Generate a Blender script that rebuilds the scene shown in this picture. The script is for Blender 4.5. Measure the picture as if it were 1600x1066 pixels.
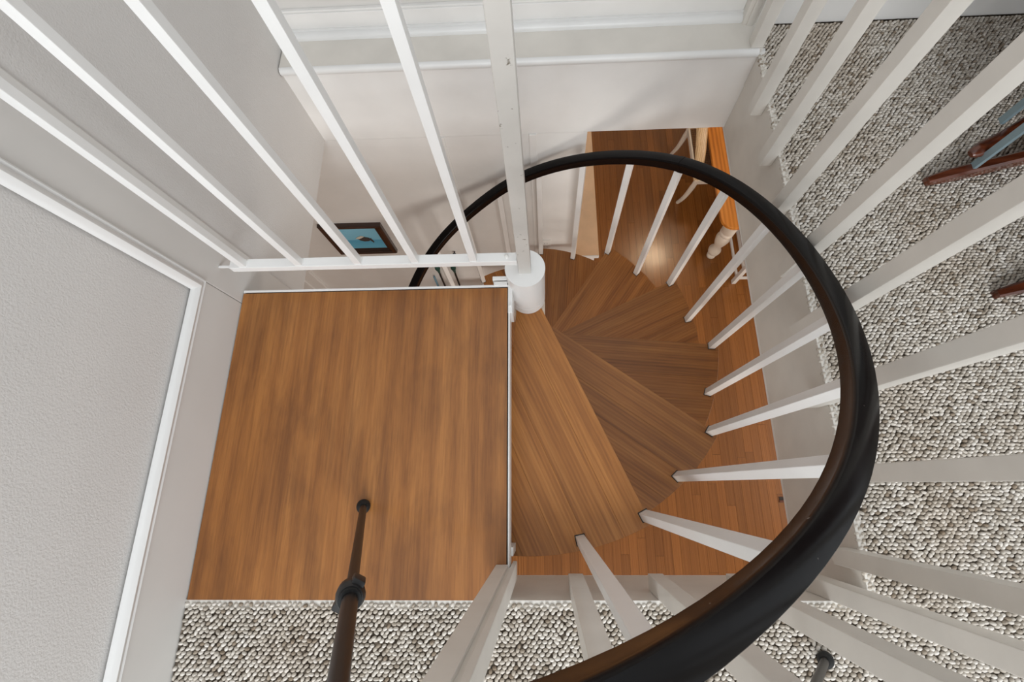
import bpy, bmesh, math, random
import numpy as np
from mathutils import Vector, Matrix
R = math.radians
random.seed(7)
C = bpy.context.scene.collection
for o in list(bpy.data.objects): bpy.data.objects.remove(o)

# ---------------------------------------------------------------- camera
H = 1.33
cd = bpy.data.cameras.new('camera'); cam = bpy.data.objects.new('camera', cd); C.objects.link(cam)
bpy.context.scene.camera = cam
cd.sensor_width = 36; cd.lens = 809.61 * 36 / 1600
cd.shift_x = -(815.69 - 800) / 1600; cd.shift_y = (469.93 - 533) / 1600
cd.clip_start = .02
Rm = Matrix(((0.99893788, -0.00647443, -0.04562012), (-0.02141481, -0.9418879, -0.33524409), (-0.04079852, 0.33586496, -0.94102615)))
M = Matrix((Rm[0], -Rm[1], -Rm[2])).transposed().to_4x4()
M.translation = (0, 0, H); cam.matrix_world = M

# ---------------------------------------------------------------- light
w = bpy.data.worlds.new('world'); bpy.context.scene.world = w; w.use_nodes = True
w.node_tree.nodes['Background'].inputs[0].default_value = (.93, .97, 1, 1)
w.node_tree.nodes['Background'].inputs[1].default_value = .62
def area(name, loc, target, sx, sy, power, col):
    l = bpy.data.lights.new(name, 'AREA'); l.shape = 'RECTANGLE'; l.size = sx; l.size_y = sy; l.energy = power; l.color = col
    o = bpy.data.objects.new(name, l); C.objects.link(o); o.location = loc
    o.rotation_euler = (Vector(target) - Vector(loc)).to_track_quat('-Z', 'Y').to_euler(); return o
area('window_light', (.3, -3.2, 2.0), (0, .6, .1), 2.4, 1.6, 78, (.93, .97, 1))
area('lower_fill_right', (3.3, .2, -1.3), (0, 1.2, -2.0), 1.8, 1.5, 24, (1, .90, .80))  # fill light added from the right to brighten the lower room, no window there
area('lower_fill_near', (.6, -2.4, -1.1), (-.2, 1.3, -1.5), 1.6, 1.2, 30, (1, .94, .87))  # second unseen fill, added so the lower storey gets enough light
vs = bpy.context.scene.view_settings
vs.view_transform = 'Standard'; vs.look = 'None'; vs.exposure = .62; vs.gamma = 1; vs.use_curve_mapping = False

# ---------------------------------------------------------------- materials
def s2l(c): return tuple((x / 255 / 12.92 if x / 255 <= .04045 else ((x / 255 + .055) / 1.055) ** 2.4) for x in c) + (1,)
def base_mat(name, rough=.5, col=(.8, .8, .8, 1), coat=0, spec=.5):
    m = bpy.data.materials.new(name); m.use_nodes = True; nt = m.node_tree; b = nt.nodes['Principled BSDF']
    b.inputs['Base Color'].default_value = col; b.inputs['Roughness'].default_value = rough
    b.inputs['Coat Weight'].default_value = coat; b.inputs['Coat Roughness'].default_value = .12; b.inputs['Specular IOR Level'].default_value = spec
    return m, nt, b
def N(nt, t, **k):
    n = nt.nodes.new(t)
    for a, v in k.items():
        if a in n.inputs: n.inputs[a].default_value = v
        else: setattr(n, a, v)
    return n
def paint(name, col, rough=.45, bump=.12, bscale=160, mottle=.03, chips=0, coords='Object'):
    m, nt, b = base_mat(name, rough, s2l(col)); L = nt.links.new
    tc = N(nt, 'ShaderNodeTexCoord'); n1 = N(nt, 'ShaderNodeTexNoise', Scale=bscale, Detail=3.0); L(tc.outputs[coords], n1.inputs['Vector'])
    bp = N(nt, 'ShaderNodeBump', Strength=bump, Distance=.002); L(n1.outputs['Fac'], bp.inputs['Height']); L(bp.outputs[0], b.inputs['Normal'])
    n2 = N(nt, 'ShaderNodeTexNoise', Scale=7.0, Detail=4.0); L(tc.outputs[coords], n2.inputs['Vector'])
    r = N(nt, 'ShaderNodeValToRGB'); c = s2l(col)
    r.color_ramp.elements[0].position = .3; r.color_ramp.elements[1].position = .7
    r.color_ramp.elements[0].color = tuple(x * (1 - mottle * 2) for x in c[:3]) + (1,); r.color_ramp.elements[1].color = c
    L(n2.outputs['Fac'], r.inputs[0]); out = r.outputs[0]
    if chips:
        n3 = N(nt, 'ShaderNodeTexNoise', Scale=34.0, Detail=8.0, Roughness=.7); L(tc.outputs[coords], n3.inputs['Vector'])
        r3 = N(nt, 'ShaderNodeValToRGB'); r3.color_ramp.elements[0].position = chips; r3.color_ramp.elements[1].position = chips + .03
        L(n3.outputs['Fac'], r3.inputs[0])
        mx = N(nt, 'ShaderNodeMixRGB'); L(r3.outputs[0], mx.inputs[0]); L(out, mx.inputs[1]); mx.inputs[2].default_value = s2l((120, 112, 100)); out = mx.outputs[0]
    L(out, b.inputs['Base Color']); return m
def wood(name, dark, mid, light, axis=0, across=9, rough=.35, vary=.25, coat=.15, fine=.35, wave=.35, patches=0, stretch=.9):
    m, nt, b = base_mat(name, rough, coat=coat); L = nt.links.new
    tc = N(nt, 'ShaderNodeTexCoord'); oi = N(nt, 'ShaderNodeObjectInfo')
    mul = N(nt, 'ShaderNodeVectorMath', operation='SCALE'); cx = N(nt, 'ShaderNodeCombineXYZ')
    L(oi.outputs['Random'], cx.inputs[0]); L(oi.outputs['Random'], cx.inputs[1]); L(oi.outputs['Random'], cx.inputs[2])
    L(cx.outputs[0], mul.inputs[0]); mul.inputs['Scale'].default_value = 31.7
    add = N(nt, 'ShaderNodeVectorMath', operation='ADD'); L(tc.outputs['Object'], add.inputs[0]); L(mul.outputs[0], add.inputs[1])
    def mapped(al, ac):
        mp = N(nt, 'ShaderNodeMapping'); s = [ac, ac, ac]; s[axis] = al; mp.inputs['Scale'].default_value = s
        L(add.outputs[0], mp.inputs[0]); return mp.outputs[0]
    n1 = N(nt, 'ShaderNodeTexNoise', Scale=1.0, Detail=5.0, Roughness=.55, Distortion=.9); L(mapped(stretch, across), n1.inputs['Vector'])
    wv = N(nt, 'ShaderNodeTexWave', wave_type='BANDS', bands_direction='Y' if axis == 0 else 'X', Scale=1.0, Distortion=7.0, Detail=4.0); wv.inputs['Detail Scale'].default_value = .7
    L(mapped(stretch * .7, across * 1.1), wv.inputs['Vector'])
    mw = N(nt, 'ShaderNodeMixRGB'); mw.inputs[0].default_value = wave; L(n1.outputs['Fac'], mw.inputs[1]); L(wv.outputs['Color'], mw.inputs[2])
    r = N(nt, 'ShaderNodeValToRGB'); e = r.color_ramp.elements
    e[0].position = .22; e[0].color = s2l(dark); e[1].position = .78; e[1].color = s2l(light); k = e.new(.48); k.color = s2l(mid)
    L(mw.outputs[0], r.inputs[0])
    n2 = N(nt, 'ShaderNodeTexNoise', Scale=1.0, Detail=6.0, Roughness=.7, Distortion=.2); L(mapped(7, 190), n2.inputs['Vector'])
    r2 = N(nt, 'ShaderNodeValToRGB'); r2.color_ramp.elements[0].position = .36; r2.color_ramp.elements[1].position = .6
    r2.color_ramp.elements[0].color = (.45, .40, .36, 1); L(n2.outputs['Fac'], r2.inputs[0])
    mf = N(nt, 'ShaderNodeMixRGB', blend_type='MULTIPLY'); mf.inputs[0].default_value = fine; L(r.outputs[0], mf.inputs[1]); L(r2.outputs[0], mf.inputs[2])
    out = mf.outputs[0]
    if patches:
        n3 = N(nt, 'ShaderNodeTexNoise', Scale=1.0, Detail=4.0, Roughness=.6, Distortion=.5); L(mapped(3.0, 9.0), n3.inputs['Vector'])
        r3 = N(nt, 'ShaderNodeValToRGB'); r3.color_ramp.elements[0].position = .35; r3.color_ramp.elements[1].position = .56
        r3.color_ramp.elements[0].color = (.62, .60, .62, 1); L(n3.outputs['Fac'], r3.inputs[0])
        mp_ = N(nt, 'ShaderNodeMixRGB', blend_type='MULTIPLY'); mp_.inputs[0].default_value = patches; L(out, mp_.inputs[1]); L(r3.outputs[0], mp_.inputs[2]); out = mp_.outputs[0]
    hs = N(nt, 'ShaderNodeHueSaturation'); mr = N(nt, 'ShaderNodeMapRange'); mr.inputs['To Min'].default_value = 1 - vary; mr.inputs['To Max'].default_value = 1 + vary
    L(oi.outputs['Random'], mr.inputs[0]); L(mr.outputs[0], hs.inputs['Value']); L(out, hs.inputs['Color']); L(hs.outputs[0], b.inputs['Base Color'])
    bp = N(nt, 'ShaderNodeBump', Strength=.12, Distance=.001); L(n2.outputs['Fac'], bp.inputs['Height']); L(bp.outputs[0], b.inputs['Normal'])
    return m
MT = {}
MT['white'] = paint('white_paint', (232, 230, 227), .38, .06, 60)
MT['white_metal'] = paint('white_metal_paint', (236, 235, 233), .3, .05, 40)
MT['pole_paint'] = paint('worn_pole_paint', (206, 202, 196), .4, .2, 70, .08, chips=.62)
MT['post_paint'] = paint('post_paint', (224, 219, 211), .42, .10, 45, .06)
MT['wall'] = paint('wall_paint', (212, 209, 206), .6, .5, 260, .01)
MT['smooth'] = paint('smooth_wall_paint', (214, 211, 207), .5, .05, 60, .02)
MT['trim'] = paint('trim_gloss', (226, 225, 223), .3, .04, 50, .02)
MT['cream'] = paint('cream_paint', (236, 226, 212), .4, .05, 60)
MT['peach'] = paint('peach_cap', (236, 196, 156), .6, .25, 30, .10)
MT['treadwood'] = wood('oak_tread', (124, 73, 28), (165, 105, 46), (191, 130, 66), 0, 24, .42, .16, .05, .4, .10, .25, .8)
MT['ply'] = wood('stained_plywood', (112, 66, 28), (154, 98, 46), (184, 124, 64), 1, 5.5, .42, .0, .15, .5, .12, .75, 1.1)
MT['strip'] = wood('oak_floor_strip', (106, 62, 26), (140, 88, 40), (162, 108, 56), 1, 14, .25, .18, .25, .35, .25)
MT['gap'] = base_mat('dark_gap', .9, s2l((60, 34, 18)))[0]
MT['pine'] = wood('pine_top', (170, 96, 28), (206, 126, 44), (222, 146, 60), 1, 10, .3, .05, .3, .2, .3)
MT['mahogany'] = wood('mahogany', (50, 22, 12), (88, 42, 24), (116, 60, 36), 0, 12, .22, .05, .5, .3, .2)
MT['frame'] = wood('dark_frame', (34, 20, 14), (54, 34, 26), (74, 50, 38), 0, 12, .3, .05, .3, .2, .2)
MT['palewood'] = wood('pale_wood', (176, 140, 96), (206, 172, 126), (226, 200, 160), 2, 20, .4, .03, .1, .3, .3)
MT['black'] = base_mat('black_matte', .45, s2l((26, 25, 26)))[0]
MT['leg'] = base_mat('tripod_tube', .38, s2l((30, 26, 25)))[0]
MT['dark'] = base_mat('recess_dark', .6, s2l((30, 22, 18)))[0]
MT['rubber'] = base_mat('rubber', .8, s2l((22, 22, 22)))[0]
MT['steel'] = base_mat('blue_grey_metal', .35, s2l((140, 160, 168)))[0]; MT['steel'].node_tree.nodes['Principled BSDF'].inputs['Metallic'].default_value = .3
MT['teal'] = base_mat('dark_teal', .5, s2l((30, 74, 66)))[0]
MT['blue'] = base_mat('pale_blue', .5, s2l((120, 160, 180)))[0]
MT['plastic'] = base_mat('white_plastic', .35, s2l((232, 230, 226)))[0]
MT['slot'] = base_mat('slot', .6, s2l((70, 66, 62)))[0]
MT['rush'] = wood('woven_rush', (58, 34, 20), (110, 72, 42), (160, 118, 76), 1, 40, .7, .05, 0, .5, .6)
MT['birdbrown'] = base_mat('bird_brown', .8, s2l((70, 62, 58)))[0]
MT['birdwhite'] = base_mat('bird_white', .8, s2l((225, 220, 205)))[0]
m, nt, b = base_mat('black_rail', .2, s2l((10, 8, 9)), coat=0, spec=.15); MT['rail'] = m
tc = N(nt, 'ShaderNodeTexCoord'); n = N(nt, 'ShaderNodeTexNoise', Scale=26.0, Detail=6.0, Roughness=.75); nt.links.new(tc.outputs['Object'], n.inputs['Vector'])
r = N(nt, 'ShaderNodeMapRange'); r.inputs['From Min'].default_value = .4; r.inputs['From Max'].default_value = .75; r.inputs['To Min'].default_value = .20; r.inputs['To Max'].default_value = .27
nt.links.new(n.outputs['Fac'], r.inputs[0]); nt.links.new(r.outputs[0], b.inputs['Roughness'])
v = N(nt, 'ShaderNodeTexVoronoi', Scale=22.0); nt.links.new(tc.outputs['Object'], v.inputs['Vector'])
rr = N(nt, 'ShaderNodeValToRGB'); rr.color_ramp.elements[0].position = .03; rr.color_ramp.elements[1].position = .045
rr.color_ramp.elements[0].color = s2l((130, 126, 120)); rr.color_ramp.elements[1].color = s2l((13, 11, 12)); nt.links.new(v.outputs['Distance'], rr.inputs[0]); nt.links.new(rr.outputs[0], b.inputs['Base Color'])
# painting canvas: pale blue sky above deeper blue water
m, nt, b = base_mat('canvas', .7); MT['canvas'] = m
tc = N(nt, 'ShaderNodeTexCoord'); sp = N(nt, 'ShaderNodeSeparateXYZ'); nt.links.new(tc.outputs['Object'], sp.inputs[0])
rr = N(nt, 'ShaderNodeValToRGB'); e = rr.color_ramp.elements; mr = N(nt, 'ShaderNodeMapRange'); mr.inputs['From Min'].default_value = -.13; mr.inputs['From Max'].default_value = .13
nt.links.new(sp.outputs[2], mr.inputs[0]); nt.links.new(mr.outputs[0], rr.inputs[0])
e[0].position = 0; e[0].color = s2l((110, 188, 218)); e[1].position = 1; e[1].color = s2l((142, 208, 236)); k = e.new(.42); k.color = s2l((88, 172, 210)); k = e.new(.45); k.color = s2l((134, 202, 230))
nt.links.new(rr.outputs[0], b.inputs['Base Color'])
# carpet loops
m, nt, b = base_mat('carpet_loop', .95, spec=.1); MT['loop'] = m
g = N(nt, 'ShaderNodeNewGeometry'); rr = N(nt, 'ShaderNodeValToRGB'); e = rr.color_ramp.elements
e[0].position = 0; e[0].color = s2l((142, 128, 112)); e[1].position = 1; e[1].color = s2l((222, 216, 208)); k = e.new(.12); k.color = s2l((182, 173, 161)); k = e.new(.6); k.color = s2l((205, 198, 188))
nt.links.new(g.outputs['Random Per Island'], rr.inputs[0])
tc = N(nt, 'ShaderNodeTexCoord'); n = N(nt, 'ShaderNodeTexNoise', Scale=2.6, Detail=3.0); nt.links.new(tc.outputs['Object'], n.inputs['Vector'])
r4 = N(nt, 'ShaderNodeValToRGB'); r4.color_ramp.elements[0].position = .32; r4.color_ramp.elements[1].position = .5; r4.color_ramp.elements[0].color = (.80, .73, .66, 1)
nt.links.new(n.outputs['Fac'], r4.inputs[0]); mx = N(nt, 'ShaderNodeMixRGB', blend_type='MULTIPLY'); mx.inputs[0].default_value = .6
nt.links.new(rr.outputs[0], mx.inputs[1]); nt.links.new(r4.outputs[0], mx.inputs[2]); nt.links.new(mx.outputs[0], b.inputs['Base Color'])
m, nt, b = base_mat('carpet_base', .95, spec=.1); MT['carpet'] = m
tc = N(nt, 'ShaderNodeTexCoord'); v = N(nt, 'ShaderNodeTexVoronoi', Scale=85.0); nt.links.new(tc.outputs['Object'], v.inputs['Vector'])
rr = N(nt, 'ShaderNodeValToRGB'); rr.color_ramp.elements[0].position = .2; rr.color_ramp.elements[0].color = s2l((150, 138, 124)); rr.color_ramp.elements[1].position = .7; rr.color_ramp.elements[1].color = s2l((84, 74, 64))
nt.links.new(v.outputs['Distance'], rr.inputs[0]); nt.links.new(rr.outputs[0], b.inputs['Base Color'])

# ---------------------------------------------------------------- helpers
def obj(name, bm, mat, parent=None, smooth=False):
    me = bpy.data.meshes.new(name)
    if isinstance(bm, bmesh.types.BMesh):
        bmesh.ops.recalc_face_normals(bm, faces=bm.faces); bm.to_mesh(me); bm.free()
    o = bpy.data.objects.new(name, me); me.materials.append(MT[mat]); C.objects.link(o)
    if smooth:
        for p in me.polygons: p.use_smooth = True
        if smooth == 'auto':
            try: me.set_sharp_from_angle(angle=R(35))
            except Exception: pass
    if parent: o.parent = parent
    return o
def thing(name, label, cat, loc=(0, 0, 0), group=None, rz=0):
    o = bpy.data.objects.new(name, None); C.objects.link(o); o.location = loc; o.rotation_euler = (0, 0, rz); o.empty_display_size = .1
    o['label'] = label; o['category'] = cat
    if group: o['group'] = group
    return o
def tag(o, label, cat, group=None):
    o['label'] = label; o['category'] = cat
    if group: o['group'] = group
    return o
def box(bm, a, b, bev=0, M=None):
    t = bmesh.new(); bmesh.ops.create_cube(t, size=1)
    for v in t.verts: v.co = Vector([(a[i] + b[i]) / 2 + v.co[i] * (b[i] - a[i]) for i in range(3)])
    if bev: bmesh.ops.bevel(t, geom=t.edges[:], offset=bev, segments=2, affect='EDGES', profile=.6)
    if M: t.transform(M)
    me = bpy.data.meshes.new('t'); t.to_mesh(me); t.free(); bm.from_mesh(me); bpy.data.meshes.remove(me); return bm
def bx(a, b, bev=0, M=None): return box(bmesh.new(), a, b, bev, M)
def tube(bm, p0, p1, r0, r1=None, seg=16, square=False, cap=True):
    p0 = Vector(p0); p1 = Vector(p1); r1 = r0 if r1 is None else r1
    d = p1 - p0; q = d.to_track_quat('Z', 'Y'); n = 4 if square else seg; rings = []
    for p, r in ((p0, r0), (p1, r1)):
        rings.append([bm.verts.new(p + q @ Vector((r * math.cos(2 * math.pi * i / n + (R(45) if square else 0)), r * math.sin(2 * math.pi * i / n + (R(45) if square else 0)), 0))) for i in range(n)])
    for i in range(n): bm.faces.new((rings[0][i], rings[0][(i + 1) % n], rings[1][(i + 1) % n], rings[1][i]))
    if cap: bm.faces.new(rings[0][::-1]); bm.faces.new(rings[1])
    return bm
def lathe(prof, seg=24, origin=(0, 0, 0)):
    bm = bmesh.new(); rings = []
    for r, z in prof: rings.append([bm.verts.new((origin[0] + r * math.cos(2 * math.pi * i / seg), origin[1] + r * math.sin(2 * math.pi * i / seg), origin[2] + z)) for i in range(seg)])
    for a, b2 in zip(rings, rings[1:]):
        for i in range(seg): bm.faces.new((a[i], a[(i + 1) % seg], b2[(i + 1) % seg], b2[i]))
    bm.faces.new(rings[0][::-1]); bm.faces.new(rings[-1]); return bm
def sweep(path, prof, close=True):
    """path: list of (point, side, up) ; prof list of (s,u)"""
    bm = bmesh.new(); rings = [[bm.verts.new(p + s * side + u * up) for s, u in prof] for p, side, up in path]; n = len(prof)
    for a, b2 in zip(rings, rings[1:]):
        for i in range(n): bm.faces.new((a[i], a[(i + 1) % n], b2[(i + 1) % n], b2[i]))
    bm.faces.new(rings[0][::-1]); bm.faces.new(rings[-1]); return bm
def chain(pts, rads, sx=1, sy=1, seg=10):
    """smooth tapered limb through points, elliptical section"""
    P = [Vector(p) for p in pts]; path = []
    bm = bmesh.new(); rings = []; n = 6
    Q = []
    for i in range(len(P) - 1):
        p0 = P[max(i - 1, 0)]; p1 = P[i]; p2 = P[i + 1]; p3 = P[min(i + 2, len(P) - 1)]
        for k in range(n):
            t = k / n; Q.append((.5 * ((2 * p1) + (p2 - p0) * t + (2 * p0 - 5 * p1 + 4 * p2 - p3) * t * t + (3 * p1 - p0 - 3 * p2 + p3) * t ** 3), rads[i] * (1 - t) + rads[i + 1] * t))
    Q.append((P[-1], rads[-1]))
    for i, (p, r) in enumerate(Q):
        d = (Q[min(i + 1, len(Q) - 1)][0] - Q[max(i - 1, 0)][0]).normalized(); q = d.to_track_quat('Z', 'Y')
        rings.append([bm.verts.new(p + q @ Vector((sx * r * math.cos(2 * math.pi * k / seg), sy * r * math.sin(2 * math.pi * k / seg), 0))) for k in range(seg)])
    for a, b2 in zip(rings, rings[1:]):
        for i in range(seg): bm.faces.new((a[i], a[(i + 1) % seg], b2[(i + 1) % seg], b2[i]))
    bm.faces.new(rings[0][::-1]); bm.faces.new(rings[-1]); return bm
def struct(name, bm, mat, parent=None, **k):
    o = obj(name, bm, mat, parent, **k)
    if not parent: o['kind'] = 'structure'
    return o
def join(*fs):
    bm = bmesh.new()
    for a, b2, *bv in fs: box(bm, a, b2, bv[0] if bv else 0)
    return bm

# ---------------------------------------------------------------- dimensions
LX, RX, FY, NY, PY, QX, SL = -.844, .705, 1.288, -.247, .515, -.094, .35
CX, CY, RB, RISE = -.054, .573, .730, .2454
ZF = -11 * RISE
WY = 1.432                       # far upper wall
# ---------------------------------------------------------------- structure
# upper floor slab round the opening, carpet base on it
up = struct('floor', join(((RX + .0155, -3.2, -SL + .001), (3.6, WY + .1, -.004)), ((LX - .02, -3.2, -SL + .001), (RX + .0155, NY - .0155, -.004))), 'carpet')
struct('ceiling', join(((-2.7, -3.2, -SL - .012), (LX - .02, 4.2, -SL)), ((LX - .02, -3.2, -SL - .012), (RX, NY, -SL - .0005)), ((RX, -3.2, -SL - .012), (3.6, 4.2, -SL - .0005)), ((.185, FY + .012, -SL - .012), (RX, 4.2, -SL - .0005))), 'white')
# fascia boards lining the opening
struct('trim_1', join(((RX, NY, -SL), (RX + .016, FY, .002), .0015), ((RX - .003, NY + .001, -.125), (RX + .004, FY, .0035), .0015)), 'post_paint')
struct('trim_2', join(((LX, NY - .016, -SL), (RX + .016, NY, .0), .0015), ((LX, NY - .004, -.125), (RX, NY + .0025, .001), .001)), 'post_paint')
struct('trim_3', join(((LX - .01, FY, -SL), (RX + .016, FY + .016, .016), .002), ((LX, FY + .01, -SL), (RX + .016, WY, 0))), 'white')
# ledge at the far side with a rounded nosing
def moulding(x0, x1, y, z, prof):
    return sweep([(Vector((x, y, z)), Vector((0, -1, 0)), Vector((0, 0, 1))) for x in (x0, x1)], prof)
struct('trim_4', join(((LX, FY - .002, .016), (RX, WY, .032))), 'post_paint')
nose = [(0, -.016)] + [(.014 * math.cos(R(a)), .001 + .016 * math.sin(R(a))) for a in range(-90, 91, 15)] + [(0, .017)]
struct('trim_5', moulding(LX, RX - .01, FY - .001, .016, nose), 'trim', smooth='auto')
# far upper wall with baseboard and quarter round
struct('wall_far', join(((LX - .1, WY, -SL), (.66, WY + .08, 2.6)), ((.66, WY, -SL), (3.6, WY + .08, 2.6))), 'smooth')
struct('baseboard_far', join(((LX, WY - .016, .032), (.655, WY, .118), .003), ((LX, WY - .012, .118), (.655, WY, .126), .002)), 'white')
qr = [(0, 0), (.03, 0)] + [(.012 + .018 * math.cos(R(a)), .004 + .018 * math.sin(R(a))) for a in range(0, 91, 15)] + [(.012, .03), (0, .03)]
struct('trim_6', moulding(LX, .655, WY - .008, .032, qr), 'trim', smooth='auto')
struct('trim_7', join(((.655, WY - .045, .0), (.70, WY, 2.5), .004), ((.668, WY - .052, .0), (.69, WY - .04, 2.5), .003)), 'post_paint')
struct('baseboard_far_right', join(((.70, WY - .016, 0), (3.6, WY, .14), .003)), 'white')
# left wall, casing, panel moulding, baseboard
struct('wall_left', join(((LX - .12, -3.2, -SL), (LX - .012, WY + .05, 2.6)), ((LX - .02, .625, -SL), (LX - .004, WY, 2.6))), 'wall')
struct('trim_8', join(((LX - .02, .487, -SL), (LX, .625, 2.6), .002)), 'smooth')
struct('baseboard_left', join(((LX - .02, -3.2, -.03), (LX, .4855, .164), .002)), 'smooth')
# panel moulding: ogee profile, vertical run plus horizontal run
og = [(0, 0), (.010, 0), (.013, .004), (.011, .009), (.015, .014), (.017, .022), (.012, .030), (.006, .034), (0, .035)]
X = Vector((1, 0, 0)); prof = [(s, -u) for s, u in og]
struct('trim_9', sweep([(Vector((LX - .006, .487, 2.6)), X, Vector((0, 1, 0))), (Vector((LX - .006, .487, .164)), X, Vector((0, 1, -1))), (Vector((LX - .006, -3.2, .164)), X, Vector((0, 0, -1)))], prof), 'trim', smooth='auto')
# lower storey
struct('wall_far_lower', join(((-2.7, FY, ZF), (.185, FY + .12, -SL)),), 'white')
struct('trim_12', join(((-.042, FY - .006, ZF), (-.012, FY, -SL), .002), ((-.39, FY - .006, ZF), (-.375, FY, -SL), .002)), 'white')
struct('trim_13', join(((-1.60, FY - .018, ZF), (-1.47, FY, -1.60), .003), ((-1.575, FY - .026, ZF), (-1.55, FY - .016, -1.60), .003), ((-1.62, FY - .02, -1.60), (-1.45, FY, -1.50), .003)), 'white')
struct('wall_right_lower', bx((3.6, -3.2, ZF), (3.7, 4.2, -SL)), 'smooth')
struct('wall_left_lower', bx((-2.8, -3.2, ZF), (-2.7, 4.2, -SL)), 'smooth')
struct('wall_near_lower', bx((-2.7, -3.3, ZF), (3.6, -3.2, -SL)), 'smooth')
struct('wall_back_lower', bx((-2.7, 4.2, ZF), (3.6, 4.3, -SL)), 'smooth')
# half wall with a peach cap beyond the wall end
struct('wall_half', bx((.186, FY + .02, ZF), (.318, 2.9, -1.53)), 'white')
struct('trim_14', join(((.150, FY + .002, -1.53), (.338, 2.92, -1.506), .002)), 'peach')
struct('trim_15', join(((.150, FY - .004, -1.535), (.338, FY + .002, -1.507), .001)), 'white')
# lower hardwood floor: strips are parts of the floor
lf = struct('floor', bx((-2.7, -3.2, ZF - .05), (3.6, 4.2, ZF - .006)), 'gap')
sw = .0595
stb = bmesh.new(); box(stb, (-.5, -.5, -1), (.5, .5, 0))
me = bpy.data.meshes.new('floor_strip'); stb.to_mesh(me); stb.free(); me.materials.append(MT['strip'])
def strip(x, y0, y1):
    o = bpy.data.objects.new('floor_strip', me); C.objects.link(o); o.parent = lf
    dz = random.uniform(-.0004, .0004)
    o.location = (x, (y0 + y1) / 2, ZF + dz); o.scale = (sw - .0012, y1 - y0 - .0015, .006); return o
MT['strip'].node_tree  # grain uses object coordinates scaled by each strip
cnt = 0
x = -.12
while x < 2.05:
    y = -.85 + random.uniform(-.5, 0); ymax = 3.45
    if x > 1.3: ymax = 3.45
    while y < ymax:
        L_ = random.choice((.55, .75, .95, 1.2, 1.4)) * random.uniform(.8, 1.2)
        strip(x, y, y + L_); cnt += 1; y += L_
    x += sw
# boards beyond the picture's reach, joined
bm = bmesh.new()
for x0, x1, y0, y1 in ((-2.7, -.15, -3.2, 1.28), (2.05, 3.6, -3.2, 4.2), (-.15, 2.05, -3.2, -1.4), (.32, 2.05, 4.6, 4.61)):
    n = max(1, int((x1 - x0) / sw))
    for i in range(n): box(bm, (x0 + i * (x1 - x0) / n + .0006, y0, ZF - .006), (x0 + (i + 1) * (x1 - x0) / n - .0006, min(y1, 4.2), ZF))
o = obj('floor_strip_field', bm, 'strip', lf); o['kind'] = 'stuff'
bpy.data.objects.update() if hasattr(bpy.data.objects, 'update') else None

# ---------------------------------------------------------------- carpet loops (real geometry)
def loops():
    rng = np.random.default_rng(3); px, py = .0126, .0080; P = []
    def fill(x0, x1, y0, y1):
        nx = int((x1 - x0) / px) + 1; ny = int((y1 - y0) / py) + 1
        I, J = np.meshgrid(np.arange(nx), np.arange(ny)); X_ = x0 + .006 + (I + .5 * (J % 2)) * px; Y_ = y0 + .004 + J * py
        k = (X_ < x1 - .003) & (Y_ < y1 - .003); return np.c_[X_[k], Y_[k]]
    P = np.vstack([fill(RX - .006, 2.0, NY - .0085, WY - .017), fill(LX + .001, 2.0, -.85, NY + .004)])
    n = len(P); P = P + rng.normal(0, .0010, P.shape)
    seg = 7; th = np.arange(seg) * 2 * np.pi / seg
    ring = [(1, -.6), (.98, .1), (.66, .78)]
    T = np.vstack([np.c_[r * np.cos(th), r * np.sin(th), np.full(seg, z)] for r, z in ring] + [np.array([[.05, 0, 1.0]])])
    a = rng.uniform(.0056, .0074, n); b_ = rng.uniform(.0037, .0047, n); h = rng.uniform(.0034, .0060, n); g_ = rng.normal(R(22), R(24), n)
    tx = T[None, :, 0] * a[:, None]; ty = T[None, :, 1] * b_[:, None]; tz = T[None, :, 2] * h[:, None] + tx * .18
    x_ = P[:, :1] + tx * np.cos(g_)[:, None] - ty * np.sin(g_)[:, None]; y_ = P[:, 1:] + tx * np.sin(g_)[:, None] + ty * np.cos(g_)[:, None]
    V = np.stack([x_, y_, tz + .001], -1).reshape(-1, 3); nv = len(T)
    F = []
    for r_ in range(2):
        for i in range(seg):
            j = (i + 1) % seg; F.append((r_ * seg + i, r_ * seg + j, (r_ + 1) * seg + j)); F.append((r_ * seg + i, (r_ + 1) * seg + j, (r_ + 1) * seg + i))
    for i in range(seg): F.append((2 * seg + i, 2 * seg + (i + 1) % seg, 3 * seg))
    F = np.array(F); A = (F[None] + (np.arange(n) * nv)[:, None, None]).reshape(-1, 3)
    me = bpy.data.meshes.new('carpet_loops'); me.vertices.add(len(V)); me.vertices.foreach_set('co', V.ravel())
    me.loops.add(A.size); me.loops.foreach_set('vertex_index', A.ravel().astype(np.int32)); me.polygons.add(len(A))
    me.polygons.foreach_set('loop_start', np.arange(0, A.size, 3, dtype=np.int32)); me.polygons.foreach_set('loop_total', np.full(len(A), 3, dtype=np.int32))
    me.polygons.foreach_set('use_smooth', np.ones(len(A), dtype=bool)); me.update(); me.validate(); me.materials.append(MT['loop'])
    o = bpy.data.objects.new('carpet_loops', me); C.objects.link(o); o.parent = up; o['kind'] = 'stuff'; return o
loops()

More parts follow.
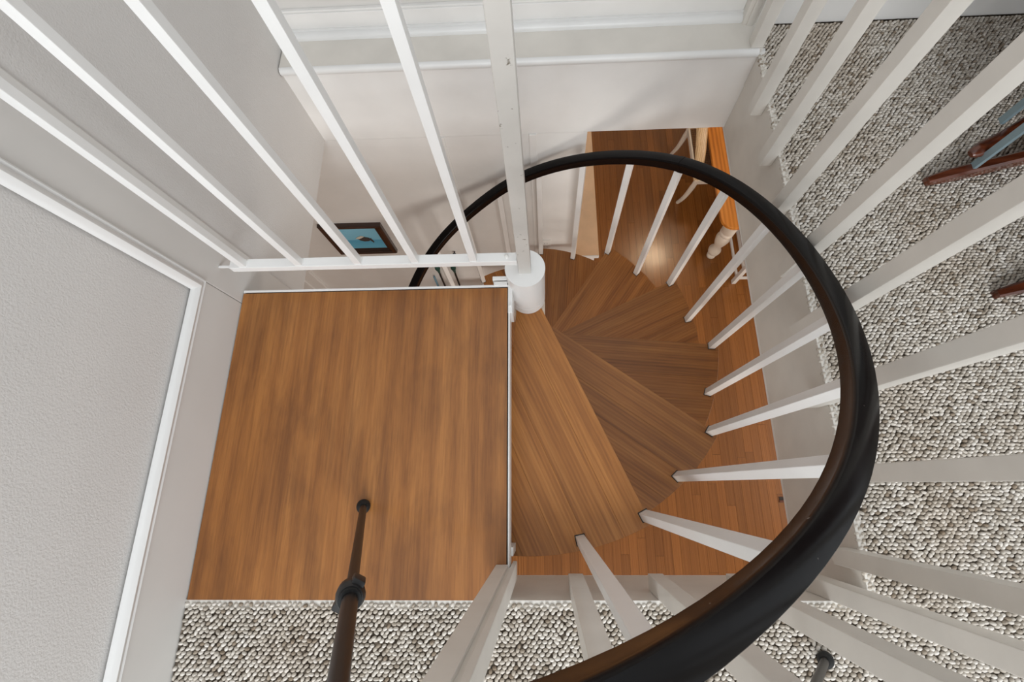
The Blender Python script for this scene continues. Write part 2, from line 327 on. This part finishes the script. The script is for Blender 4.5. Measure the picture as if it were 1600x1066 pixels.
# ---------------------------------------------------------------- spiral staircase
st = thing('spiral_staircase', 'oak and white metal spiral staircase with black handrail winding down from the plywood landing', 'staircase', (0, 0, H * .05))
st.scale = (.95, .95, .95)
STI = (Matrix.Translation((0, 0, H * .05)) @ Matrix.Scale(.95, 4)).inverted()
ZC = (ZF - H * .05) / .95
def clip(poly, a, b_, c):       # keep a*x+b*y<=c
    out = []
    for i, p in enumerate(poly):
        q = poly[(i + 1) % len(poly)]; dp = a * p[0] + b_ * p[1] - c; dq = a * q[0] + b_ * q[1] - c
        if dp <= 0: out.append(p)
        if dp * dq < 0: t = dp / (dp - dq); out.append((p[0] + t * (q[0] - p[0]), p[1] + t * (q[1] - p[1])))
    return out
def prism(poly, z0, z1, bev=0):
    bm = bmesh.new(); vs_ = [bm.verts.new((x, y, z0)) for x, y in poly]; f = bm.faces.new(vs_)
    r_ = bmesh.ops.extrude_face_region(bm, geom=[f]); bmesh.ops.translate(bm, vec=(0, 0, z1 - z0), verts=[v for v in r_['geom'] if isinstance(v, bmesh.types.BMVert)])
    bmesh.ops.recalc_face_normals(bm, faces=bm.faces)
    if bev: bmesh.ops.bevel(bm, geom=[e for e in bm.edges if e.verts[0].co.z > (z0 + z1) / 2 and e.verts[1].co.z > (z0 + z1) / 2], offset=bev, segments=1, affect='EDGES')
    return bm
RO = .757; DL = R(-28.5)
A0 = math.asin(.028 / RO); nrm = (math.sin(DL), -math.cos(DL))
Bp = (.03 * nrm[0], .03 * nrm[1]); A1 = DL - math.asin(.03 / RO)
poly = [(0, .028)] + [(RO * math.cos(A0 + (A1 - A0) * i / 22), RO * math.sin(A0 + (A1 - A0) * i / 22)) for i in range(23)][::1] + [Bp]
cuts = [[.028, -.052, -.155, -.235, -.33, -.5], [.028, -.075, -.15, -.25, -.36, -.5], [.028, -.11, -.20, -.29, -.5], [.028, -.06, -.16, -.27, -.38, -.5]]
plank_sets = []
for cs in cuts:
    s = []
    for hi, lo in zip(cs, cs[1:]):
        q = clip(clip(poly, 0, 1, hi - .0001), 0, -1, -lo - .0001)
        if len(q) > 2:
            bm = prism(q, -.030, 0, .0004); mm = bpy.data.meshes.new('plank'); bmesh.ops.recalc_face_normals(bm, faces=bm.faces); bm.to_mesh(mm); bm.free(); mm.materials.append(MT['treadwood']); s.append(mm)
    plank_sets.append(s)
TN = 11
for k in range(1, TN + 1):
    z = -k * RISE
    t = obj('tread', prism(clip(clip(poly, 0, 1, .020), 0, -1, 10), -.040, -.0302), 'white_metal', st)
    t.location = (CX, CY, z); t.rotation_euler = (0, 0, R(-65.4 + 30 * (k - 1)))
    for mm in plank_sets[(k - 1) % 4]:
        p = bpy.data.objects.new('plank', mm); C.objects.link(p); p.parent = t
def railz(th):
    xs = [-100, -93, -84.5, -81.7, -78.1, -72.9, -66.8, -60.1, -51.7, -41.9, -30.6, -18.4, -7, 7.7, 23.8, 38.1, 51.6, 65.4, 79.9, 95.7, 112.9, 131.2, 144.5]
    zs = [1.045, .972, .887, .856, .817, .766, .710, .655, .580, .482, .366, .242, .131, .008, -.108, -.212, -.327, -.448, -.568, -.698, -.864, -1.0, -1.11]
    if th > 144.5: return -1.11 - (th - 144.5) * RISE / 30
    return float(np.interp(th, xs, zs))
_t = np.arange(-140, 260, 1.0); _z = np.array([railz(a) if a > -100 else 1.045 + (-100 - a) * .0100 for a in _t])
_k = np.hanning(27); _k /= _k.sum(); _zs = _z.copy(); _zs[13:-13] = np.convolve(_z, _k, 'valid')
def rz(th): return float(np.interp(th, _t, _zs))
def baluster(th, zb):
    a = R(th); o = obj('baluster', bx((-.012, -.012, 0), (.012, .012, rz(th) - .018 - zb), .0015), 'white_metal', st)
    o.location = (CX + RB * math.cos(a), CY + RB * math.sin(a), zb); o.rotation_euler = (0, 0, a); return o
for k in range(1, TN + 1):
    for j in (0, 1):
        th = -78.7 + 30 * (k - 1) + 15 * j
        o = baluster(th, -k * RISE - (.048 if k < 11 else .0))
        cb = bx((-.0145, -.0145, .0478), (.0145, .0145, .0492)); c = obj('gap_plate', cb, 'dark', o)  # dark plate standing in for the shaded gap at the baluster's foot
# handrail
RR = RB - .003
def railpath(t0, t1, step=2.5):
    n = max(2, int(abs(t1 - t0) / step)); out = []
    for i in range(n + 1):
        th = t0 + (t1 - t0) * i / n; a = R(th); p = Vector((CX + RR * math.cos(a), CY + RR * math.sin(a), rz(th)))
        rad = Vector((math.cos(a), math.sin(a), 0)); sl = -.0082 / R(1) / RB
        tan = Vector((-math.sin(a), math.cos(a), sl)).normalized(); upv = rad.cross(tan).normalized(); out.append((p, rad, upv))
    return out
hp = [(-.021, -.026), (.021, -.026), (.0245, -.023), (.0245, .006), (.0262, .010), (.0262, .019), (.023, .0235), (.012, .0255), (0, .026), (-.012, .0255), (-.023, .0235), (-.0262, .019), (-.0262, .010), (-.0245, .006), (-.0245, -.023)]
hp = [(s * .77, u * .90) for s, u in hp]
obj('handrail', sweep(railpath(-93, 41.5), hp), 'rail', st, smooth='auto')
obj('handrail', sweep(railpath(41.3, 226), [(s * .97, u * .97) for s, u in hp]), 'rail', st, smooth='auto')
obj('rail_joint', sweep(railpath(40.7, 41.9, .4), [(s * 1.03, u * 1.03) for s, u in hp]), 'rail', st, smooth='auto')
# column, hub sleeves
CR = .0545; CC = (-.049, .571)
col = obj('column', lathe([(CR - .004, ZC), (CR - .004, -.30)], 32, (CC[0], CC[1], 0)), 'cream', st, smooth='auto')
for k in range(1, TN + 1):
    z = -k * RISE
    obj('column_sleeve', lathe([(CR - .001, max(ZC + .001, z - .245 + .004)), (CR, z - .239), (CR, z - .048), (CR - .001, z - .0445)], 32, (CC[0], CC[1], 0)), 'cream', st, smooth='auto')
obj('hub_cap', lathe([(CR - .002, -.196), (CR + .001, -.1955), (CR + .001, -.006), (CR - .0015, -.0058), (CR - .0015, -.005), (CR + .002, -.0048), (CR + .002, 0), (.001, 0)], 80, (CC[0], CC[1], 0)), 'white_metal', st)
obj('hub_ring', lathe([(CR - .0005, -.244), (CR + .0005, -.242), (CR + .0005, -.202), (CR - .005, -.2015), (CR - .005, -.194)], 80, (CC[0], CC[1], 0)), 'white_metal', st)
obj('pole', bx((CC[0] - .017, CC[1] - .017, -.02), (CC[0] + .017, CC[1] + .017, 1.9), .002), 'pole_paint', st)
# landing: plywood board in a white steel frame
ld = obj('landing', join(((LX + .002, NY + .004, -.105), (QX + .004, NY + .010, -.002)), ((QX - .001, NY + .002, -.07), (QX + .003, PY + .006, .0015), .0008),
                         ((LX + .002, PY + .001, -.105), (QX + .005, PY + .007, .0015), .0008), ((LX + .002, NY + .004, -.105), (LX + .008, PY, -.002)), ((LX + .01, NY + .012, -.03), (QX - .004, PY - .002, -.021))), 'white_metal', st); ld.matrix_parent_inverse = STI
obj('plywood_board', bx((LX + .003, NY + .001, -.020), (QX - .004, PY - .002, .001), .0008), 'ply', ld)
obj('edge_gap', join(((QX - .0042, NY + .002, -.02), (QX - .0008, PY, -.004)), ((LX + .004, PY - .0025, -.02), (QX, PY + .0012, -.004))), 'dark', ld)
obj('hub_bracket', join(((-.135, PY + .004, -.08), (-.098, PY + .016, .004), .001), ((QX - .002, PY - .075, -.085), (QX + .010, PY + .045, .003), .0015), ((QX - .045, PY + .02, -.085), (QX + .012, PY + .032, .0035), .0015)), 'white_metal', ld)
obj('bolt', lathe([(.004, 0), (.004, .003), (.001, .004)], 10, (QX + .004, PY - .055, .003)), 'white_metal', ld)
obj('stub_post', bx((-.106, -.162, -.170), (-.086, -.142, -.06), .001), 'white_metal', ld)

# ---------------------------------------------------------------- metal guardrail behind the landing
gz0, gz1, gy0, gy1 = .058, .084, .555, .581
GS = .955
gr = thing('metal_guardrail', 'white square-tube metal guardrail with slim pickets between left wall and centre pole', 'railing', ((LX + CC[0]) / 2 * GS, .568 * GS, H + (gz0 - H) * GS))
gr.scale = (GS, GS, GS)
def gobj(n, bm, m): o = obj(n, bm, m, gr); o.matrix_parent_inverse = Matrix.Translation(((LX + CC[0]) / 2, .568, gz0)).inverted(); return o
gobj('bottom_rail', bx((LX + .001, gy0, gz0), (CC[0] - .018, gy1, gz1), .0015), 'white_metal')
gobj('top_rail', bx((LX + .001, gy0, .93), (CC[0] - .018, gy1, .956), .0015), 'white_metal')
for x in (-.800, -.647, -.487, -.333, -.178):
    o = gobj('picket', bx((-.0095, -.0095, gz1), (.0095, .0095, .93), .0012), 'white_metal'); o.location = (x - .004, .566, 0)
    b_ = obj('weld', bx((-.0115, -.0112, gz1 - .0005), (.0115, .0112, gz1 + .0018), .0006), 'white_metal', o)
gobj('wall_bracket', bx((LX - .0395, gy0 + .010, gz0 + .004), (LX + .002, gy0 + .016, gz0 + .010), .001), 'white_metal')
gobj('bolt', lathe([(.006, 0), (.006, .004), (.003, .006)], 12, (CC[0] - .045, .569, gz1)), 'plastic')

# ---------------------------------------------------------------- wooden balustrade round the opening
ba = thing('wooden_balustrade', 'off-white wooden balustrade of square posts along the carpeted edge of the stair opening', 'railing', (RX - .019, NY + .019, -.05))
def bobj(n, bm, m='post_paint'): o = obj(n, bm, m, ba); o.matrix_parent_inverse = Matrix.Translation(ba.location).inverted(); return o
hw = .0182
pb = bx((-hw, -hw, 0), (hw, hw, 1), .0015); pme = bpy.data.meshes.new('baluster'); pb.to_mesh(pme); pb.free(); pme.materials.append(MT['post_paint'])
def post(x, y, z0=-.05, z1=.93):
    o = bpy.data.objects.new('baluster', pme); C.objects.link(o); o.parent = ba; o.matrix_parent_inverse = Matrix.Translation(ba.location).inverted()
    o.location = (x, y, z0); o.scale = (1, 1, z1 - z0); return o
for y in (-.160, .019, .201, .383, .564, .747, .929, 1.115): post(RX - hw - .0035, y)
post(RX - hw - .0005, 1.306, .033)
for x in (.066, .262, .452, .637): post(x, NY + hw + .003, -.118)
bobj('top_rail', join(((RX - .045, NY, .93), (RX + .012, 1.36, .965), .006)))
bobj('top_rail', join(((-.08, NY - .012, .93), (RX - .046, NY + .045, .965), .006)))
# newel where the handrail dies in: two faces lapped over the landing's edge
bobj('newel', join(((-.122, -.214, .002), (-.094, -.172, 1.04), .002), ((-.0885, -.214, -.09), (-.078, -.176, 1.04), .0015), ((-.096, -.212, .002), (-.086, -.178, 1.04))))

# ---------------------------------------------------------------- camera tripod
tr = thing('camera_tripod', 'black tripod with one leg on the plywood landing and another on the carpet', 'tripod', (0, -.22, 0))
apex = Vector((-.068, -.25, 1.17))
def leg(foot, zc):
    foot = Vector(foot); d = apex - foot
    P = lambda z: foot + d * (z / d.z)
    bm = tube(bmesh.new(), P(.012), P(zc), .0082, .0085, 20)
    o = obj('leg', bm, 'leg', tr, smooth='auto'); o.matrix_parent_inverse = Matrix.Translation(tr.location).inverted()
    def sub(n, bm, m): s = obj(n, bm, m, o, smooth='auto'); return s
    bm = tube(bmesh.new(), P(zc + .008), P(1.12), .0108, .0108, 24); sub('upper_tube', bm, 'leg')
    bm = chain([P(.001), P(.010), P(.020), P(.030)], [.014, .0165, .0155, .010], seg=18); sub('rubber_foot', bm, 'rubber')
    # flip clamp: collar with a lever on the side
    bm = chain([P(zc - .022), P(zc - .010), P(zc + .004), P(zc + .016)], [.012, .0185, .0200, .0165], seg=20); sub('clamp', bm, 'black')
    q = d.to_track_quat('Z', 'Y').to_matrix().to_4x4()
    mt = Matrix.Translation(P(zc)) @ q
    bm = bmesh.new(); box(bm, (-.036, -.012, -.010), (.0, .012, .007), .003, mt @ Matrix.Rotation(R(-35), 4, 'Y')); box(bm, (.010, -.009, -.013), (.024, .009, .012), .003, mt)
    sub('lever', bm, 'black')
    bm = tube(bmesh.new(), P(zc + .016), P(zc + .022), .0150, .0150, 22); sub('clamp_ring', bm, 'rubber')
    return o
leg((-.445, -.043, 0.001), .54)
leg((.585, -.352, 0.007), .50)
leg((-.10, -.80, 0.007), .50)
o = obj('head', lathe([(.05, 1.10), (.055, 1.12), (.055, 1.19), (.03, 1.20), (.03, 1.23)], 24, (apex.x, apex.y, 0)), 'black', tr, smooth='auto'); o.matrix_parent_inverse = Matrix.Translation(tr.location).inverted()

# ---------------------------------------------------------------- mahogany rocker on the carpet (mostly off frame)
rk = thing('rocking_chair', 'reddish mahogany rocking chair base with curved runners on the carpet behind the balusters', 'chair', (1.3, .65, .007))
def kobj(n, bm, m='mahogany', **k): o = obj(n, bm, m, rk, **k); o.matrix_parent_inverse = Matrix.Translation(rk.location).inverted(); return o
def hh_(i): return .006 if i else 0
def runner(tip):
    tip = Vector(tip); d = Vector((.975, .222, 0)); s = Vector((-.222, .975, 0)); path = []
    for i in range(15):
        t = i / 14; u = -.0 + .85 * t
        zc = .012 + .05 * ((t - .35) ** 2) * 1.0 + (.0 if t > .02 else .0)
        p = tip + d * u; p.z = .016 + .05 * (t - .1) ** 2 + hh_(i)
        hh = .020 if i > 1 else (.011 if i == 0 else .017); ww = .015 if i else .010
        path.append((p, s, Vector((0, 0, 1)), ww, hh))
    bm = bmesh.new(); rings = []
    for p, sd, u_, ww, hh in path:
        rings.append([bm.verts.new(p + sd * a * ww + u_ * c * hh) for a, c in ((-1, -.8), (-.8, -1), (.8, -1), (1, -.8), (1, .7), (.6, 1), (-.6, 1), (-1, .7))])
    for a, b2 in zip(rings, rings[1:]):
        for i in range(8): bm.faces.new((a[i], a[(i + 1) % 8], b2[(i + 1) % 8], b2[i]))
    bm.faces.new(rings[0][::-1]); bm.faces.new(rings[-1]); return bm
kobj('runner', runner((1.085, .800, 0)), smooth='auto'); kobj('runner', runner((1.170, .458, 0)), smooth='auto')
kobj('foot', chain([(1.175, .845, .075), (1.20, .855, .08), (1.245, .875, .09), (1.30, .91, .11), (1.40, .96, .17)], [.010, .021, .020, .013, .018], 1.0, .75, 14), smooth='auto')
for x0, y0, z0 in ((1.205, .83, .035), (1.262, .93, .10)):
    kobj('metal_bar', bx((x0 - .005, y0 - .010, z0), (x0 + .005, y0 + .010, .386), .001), 'steel')
for x0, y0 in ((1.47, .89), (1.52, .54), (1.80, .965), (1.84, .61)):
    kobj('leg', bx((x0 - .018, y0 - .018, .035), (x0 + .018, y0 + .018, .385), .004))
kobj('seat', bx((1.15, .40, .385), (2.35, 1.40, .42), .012))  # unseen seat, made oversized to throw shade on the carpet
kobj('backrest', bx((1.90, .42, .50), (1.95, 1.30, 1.15), .015))

# ---------------------------------------------------------------- things below
def on(o, root): o.matrix_parent_inverse = Matrix.Translation(root.location).inverted(); return o
# painting
pc = thing('framed_painting', 'dark-framed painting of a pelican over blue water on lower far wall', 'picture', (-1.0, FY, -1.19))
W, Hh = .332, .332
fr = bmesh.new()
prf = [(0, 0), (0, .020), (.006, .026), (.018, .026), (.024, .018), (.032, .018), (.038, .010), (.046, .008), (.046, 0)]  # inward, outward from wall
cs_ = [(-W / 2, -Hh / 2), (W / 2, -Hh / 2), (W / 2, Hh / 2), (-W / 2, Hh / 2)]
rings = []
for i, (x, z) in enumerate(cs_): rings.append([fr.verts.new((x - math.copysign(a, x), -d_, z - math.copysign(a, z))) for a, d_ in prf])
for i in range(4):
    a, b2 = rings[i], rings[(i + 1) % 4]
    for k in range(len(prf) - 1): fr.faces.new((a[k], a[k + 1], b2[k + 1], b2[k]))
    fr.faces.new((a[-1], a[0], b2[0], b2[-1]))
obj('frame', fr, 'frame', pc)
obj('canvas', bx((-W / 2 + .044, -.007, -Hh / 2 + .044), (W / 2 - .044, -.001, Hh / 2 - .044)), 'canvas', pc)
def flat(name, pts, mat, y): 
    bm = bmesh.new(); f = bm.faces.new([bm.verts.new((x, y, z)) for x, z in pts]); r_ = bmesh.ops.extrude_face_region(bm, geom=[f]); bmesh.ops.translate(bm, vec=(0, .001, 0), verts=[v for v in r_['geom'] if isinstance(v, bmesh.types.BMVert)]); return obj(name, bm, mat, pc)
flat('pelican_body', [(-.012, .0), (.005, .018), (.03, .022), (.055, .01), (.062, -.012), (.045, -.03), (.02, -.034), (.0, -.022)], 'birdbrown', -.0085)
flat('pelican_wing', [(-.02, .004), (.0, .024), (.02, .034), (.035, .026), (.02, .012), (.0, .0)], 'birdwhite', -.0095)
flat('pelican_bill', [(.05, .0), (.066, .004), (.072, -.04), (.064, -.05)], 'birdbrown', -.0095)
# outlet
ou = thing('wall_outlet', 'white double outlet plate on the lower white wall beside the column', 'outlet', (.022, FY, -1.335))
obj('cover_plate', bx((-.029, -.005, -.058), (.029, -.0002, .058), .002), 'plastic', ou)
for z in (.022, -.022):
    s = obj('socket', bx((-.016, -.0065, z - .014), (.016, -.004, z + .014), .001), 'plastic', ou)
    obj('slot', join(((-.008, -.0072, z - .005), (-.006, -.006, z + .006)), ((.006, -.0072, z - .005), (.008, -.006, z + .006))), 'slot', s)
# wall knob
tag(obj('wall_hook', lathe([(.004, 0), (.004, .01), (.010, .014), (.010, .022), (.004, .026)], 14), 'black'), 'small round black hook on the lower white wall', 'hook')
bpy.data.objects['wall_hook'].location = (-.511, FY, -1.40); bpy.data.objects['wall_hook'].rotation_euler = (R(90), 0, 0)
# sticks leaning on the wall
def stick(x, ztop, mat, lab, name='walking_stick', plain=False):
    s = thing(name, lab, 'stick', (x, FY - .10, ZF))
    h = ztop - ZF
    P = lambda z: Vector((0, .085 * z / h, z))
    if plain: obj('shaft', tube(bmesh.new(), P(.001), P(h), .007, .007, 10), mat, s, smooth='auto'); return s
    obj('shaft', tube(bmesh.new(), P(.001), P(h - .14), .0045, .006, 10), 'black', s, smooth='auto')
    obj('grip', chain([P(h - .15), P(h - .12), P(h - .09), P(h - .05), P(h)], [.006, .010, .017, .012, .009], seg=12), mat, s, smooth='auto')
stick(-.648, -1.50, 'teal', 'slim black stick with teal grip leaning on lower wall beside the pale blue stick')
stick(-.550, -1.50, 'teal', 'slim black stick with teal grip leaning on lower wall nearer the column')
stick(-.700, -1.74, 'blue', 'pale blue plain stick leaning on lower wall left of the teal-gripped sticks', 'blue_stick', True)
# low pine-topped table with a turned leg
TZ = -2.11
tb = thing('side_table', 'low table with an orange pine top and fat turned white legs', 'table', (1.62, 2.4, ZF))
tp = []; rr_ = .09
for cx_, cy_, a0 in ((1.316 + rr_, 1.752 + rr_, 180), (1.94 - rr_, 1.752 + rr_, 270), (1.94 - rr_, 3.05 - rr_, 0), (1.316 + rr_, 3.05 - rr_, 90)):
    for i in range(7): a = R(a0 + i * 15); tp.append((cx_ + rr_ * math.cos(a), cy_ + rr_ * math.sin(a)))
bm = prism(tp, TZ - .028, TZ, .003); on(obj('tabletop', bm, 'pine', tb), tb)
lp = [(.024, 0), (.034, .012), (.036, .035), (.026, .055), (.034, .07), (.047, .10), (.05, .13), (.036, .165), (.030, .19), (.036, .23), (.047, .28), (.055, .34), (.050, .375), (.042, .395), (.050, .41), (.052, .43), (.044, .445), (.052, .46), (.054, TZ - .03 - ZF)]
for lx, ly in ((1.405, 1.80), (1.86, 1.84), (1.405, 2.97), (1.86, 2.97)):
    o = obj('leg', lathe(lp, 22), 'cream', tb, smooth='auto'); o.location = (lx - 1.62, ly - 2.4, 0)
on(obj('apron', join(((1.41, 1.84, TZ - .10), (1.43, 2.94, TZ - .03)), ((1.44, 1.83, TZ - .10), (1.82, 1.85, TZ - .03))), 'cream', tb), tb)
# rush-seated chair beside the table
ch = thing('dining_chair', 'cream painted chair with curved legs and brown woven rush seat beside the pine table', 'chair', (1.25, 2.55, ZF))
def cobj(n, bm, m='cream', **k): return on(obj(n, bm, m, ch, **k), ch)
for yy, ty in ((2.30, 1), (2.80, -1)):
    cobj('leg', chain([(1.185, yy + .015, ZF + .001), (1.205, yy - .02, ZF + .15), (1.225, yy - .035, ZF + .33), (1.235, yy - .035, ZF + .44)], [.014, .017, .021, .022], .8, 1.0, 8), smooth='auto')
    cobj('side_rail', chain([(1.235, yy - .035, ZF + .43), (1.225, yy + .08, ZF + .62), (1.20, yy + .26, ZF + .86)], [.026, .036, .040], 1.15, .5, 8), 'palewood', smooth='auto')
    cobj('leg', chain([(1.50, yy - .03, ZF + .001), (1.50, yy - .03, ZF + .44)], [.015, .02], 1, 1, 8), smooth='auto')
cobj('seat_frame', join(((1.22, 2.25, ZF + .39), (1.52, 2.28, ZF + .44), .004), ((1.22, 2.75, ZF + .39), (1.52, 2.78, ZF + .44), .004), ((1.22, 2.28, ZF + .39), (1.245, 2.75, ZF + .44), .004), ((1.495, 2.28, ZF + .39), (1.52, 2.75, ZF + .44), .004)))
sb = bmesh.new()
for i in range(24): y0 = 2.283 + i * .0193; tube(sb, (1.235, y0 + .009, ZF + .44), (1.505, y0 + .009, ZF + .44), .0098, .0098, 8)
cobj('seat', sb, 'rush', smooth='auto')
cobj('top_rail', bx((1.19, 3.04, ZF + .80), (1.52, 3.07, ZF + .90), .006), 'cream')
# white stool partly hidden by the ceiling edge
so = thing('white_stool', 'white painted stool with thin stretchers under the near end of pine table', 'stool', (1.72, 1.62, ZF))
def sobj(n, bm, **k): return on(obj(n, bm, 'white', so, **k), so)
for x_, y_ in ((1.560, 1.56), (1.85, 1.56), (1.560, 1.95), (1.85, 1.95)):
    sobj('leg', bx((x_ - .016, y_ - .016, ZF + .0005), (x_ + .016, y_ + .016, ZF + .43), .002))
for z in (.08, .24):
    sobj('stretcher', bx((1.551, 1.577, ZF + z), (1.569, 1.933, ZF + z + .02), .002)); sobj('stretcher', bx((1.577, 1.551, ZF + z), (1.833, 1.569, ZF + z + .02), .002))
    sobj('stretcher', bx((1.841, 1.577, ZF + z), (1.859, 1.933, ZF + z + .02), .002))
sobj('seat', bx((1.535, 1.53, ZF + .43), (1.88, 1.98, ZF + .455), .005))
# ceiling lamp of the lower room, seen only as its reflection on the floor
lm = thing('ceiling_lamp', 'round warm ceiling lamp on the lower ceiling reflected in the oak floor', 'lamp', (1.47, 2.86, -SL - .012))
obj('lamp_base', lathe([(.10, -.02), (.10, 0)], 24), 'plastic', lm, smooth='auto')
m, nt, b = base_mat('lamp_glass', .4); b.inputs['Emission Color'].default_value = (1, .78, .52, 1); b.inputs['Emission Strength'].default_value = 22; MT['lamp'] = m
obj('lamp_shade', lathe([(.02, -.085), (.09, -.07), (.13, -.045), (.14, -.02)], 24), 'lamp', lm, smooth='auto')

fv = thing('floor_vent', 'small dark floor vent with pale edge on oak strips at the ceiling edge', 'vent', (1.78, -.11, ZF))
on(obj('vent_slot', bx((1.648, -.112, ZF + .0006), (1.92, -.092, ZF + .006), .001), 'dark', fv), fv)
on(obj('vent_rim', join(((1.645, -.126, ZF + .0006), (1.925, -.112, ZF + .009), .001), ((1.645, -.092, ZF + .0006), (1.925, -.088, ZF + .007))), 'mahogany', fv), fv)
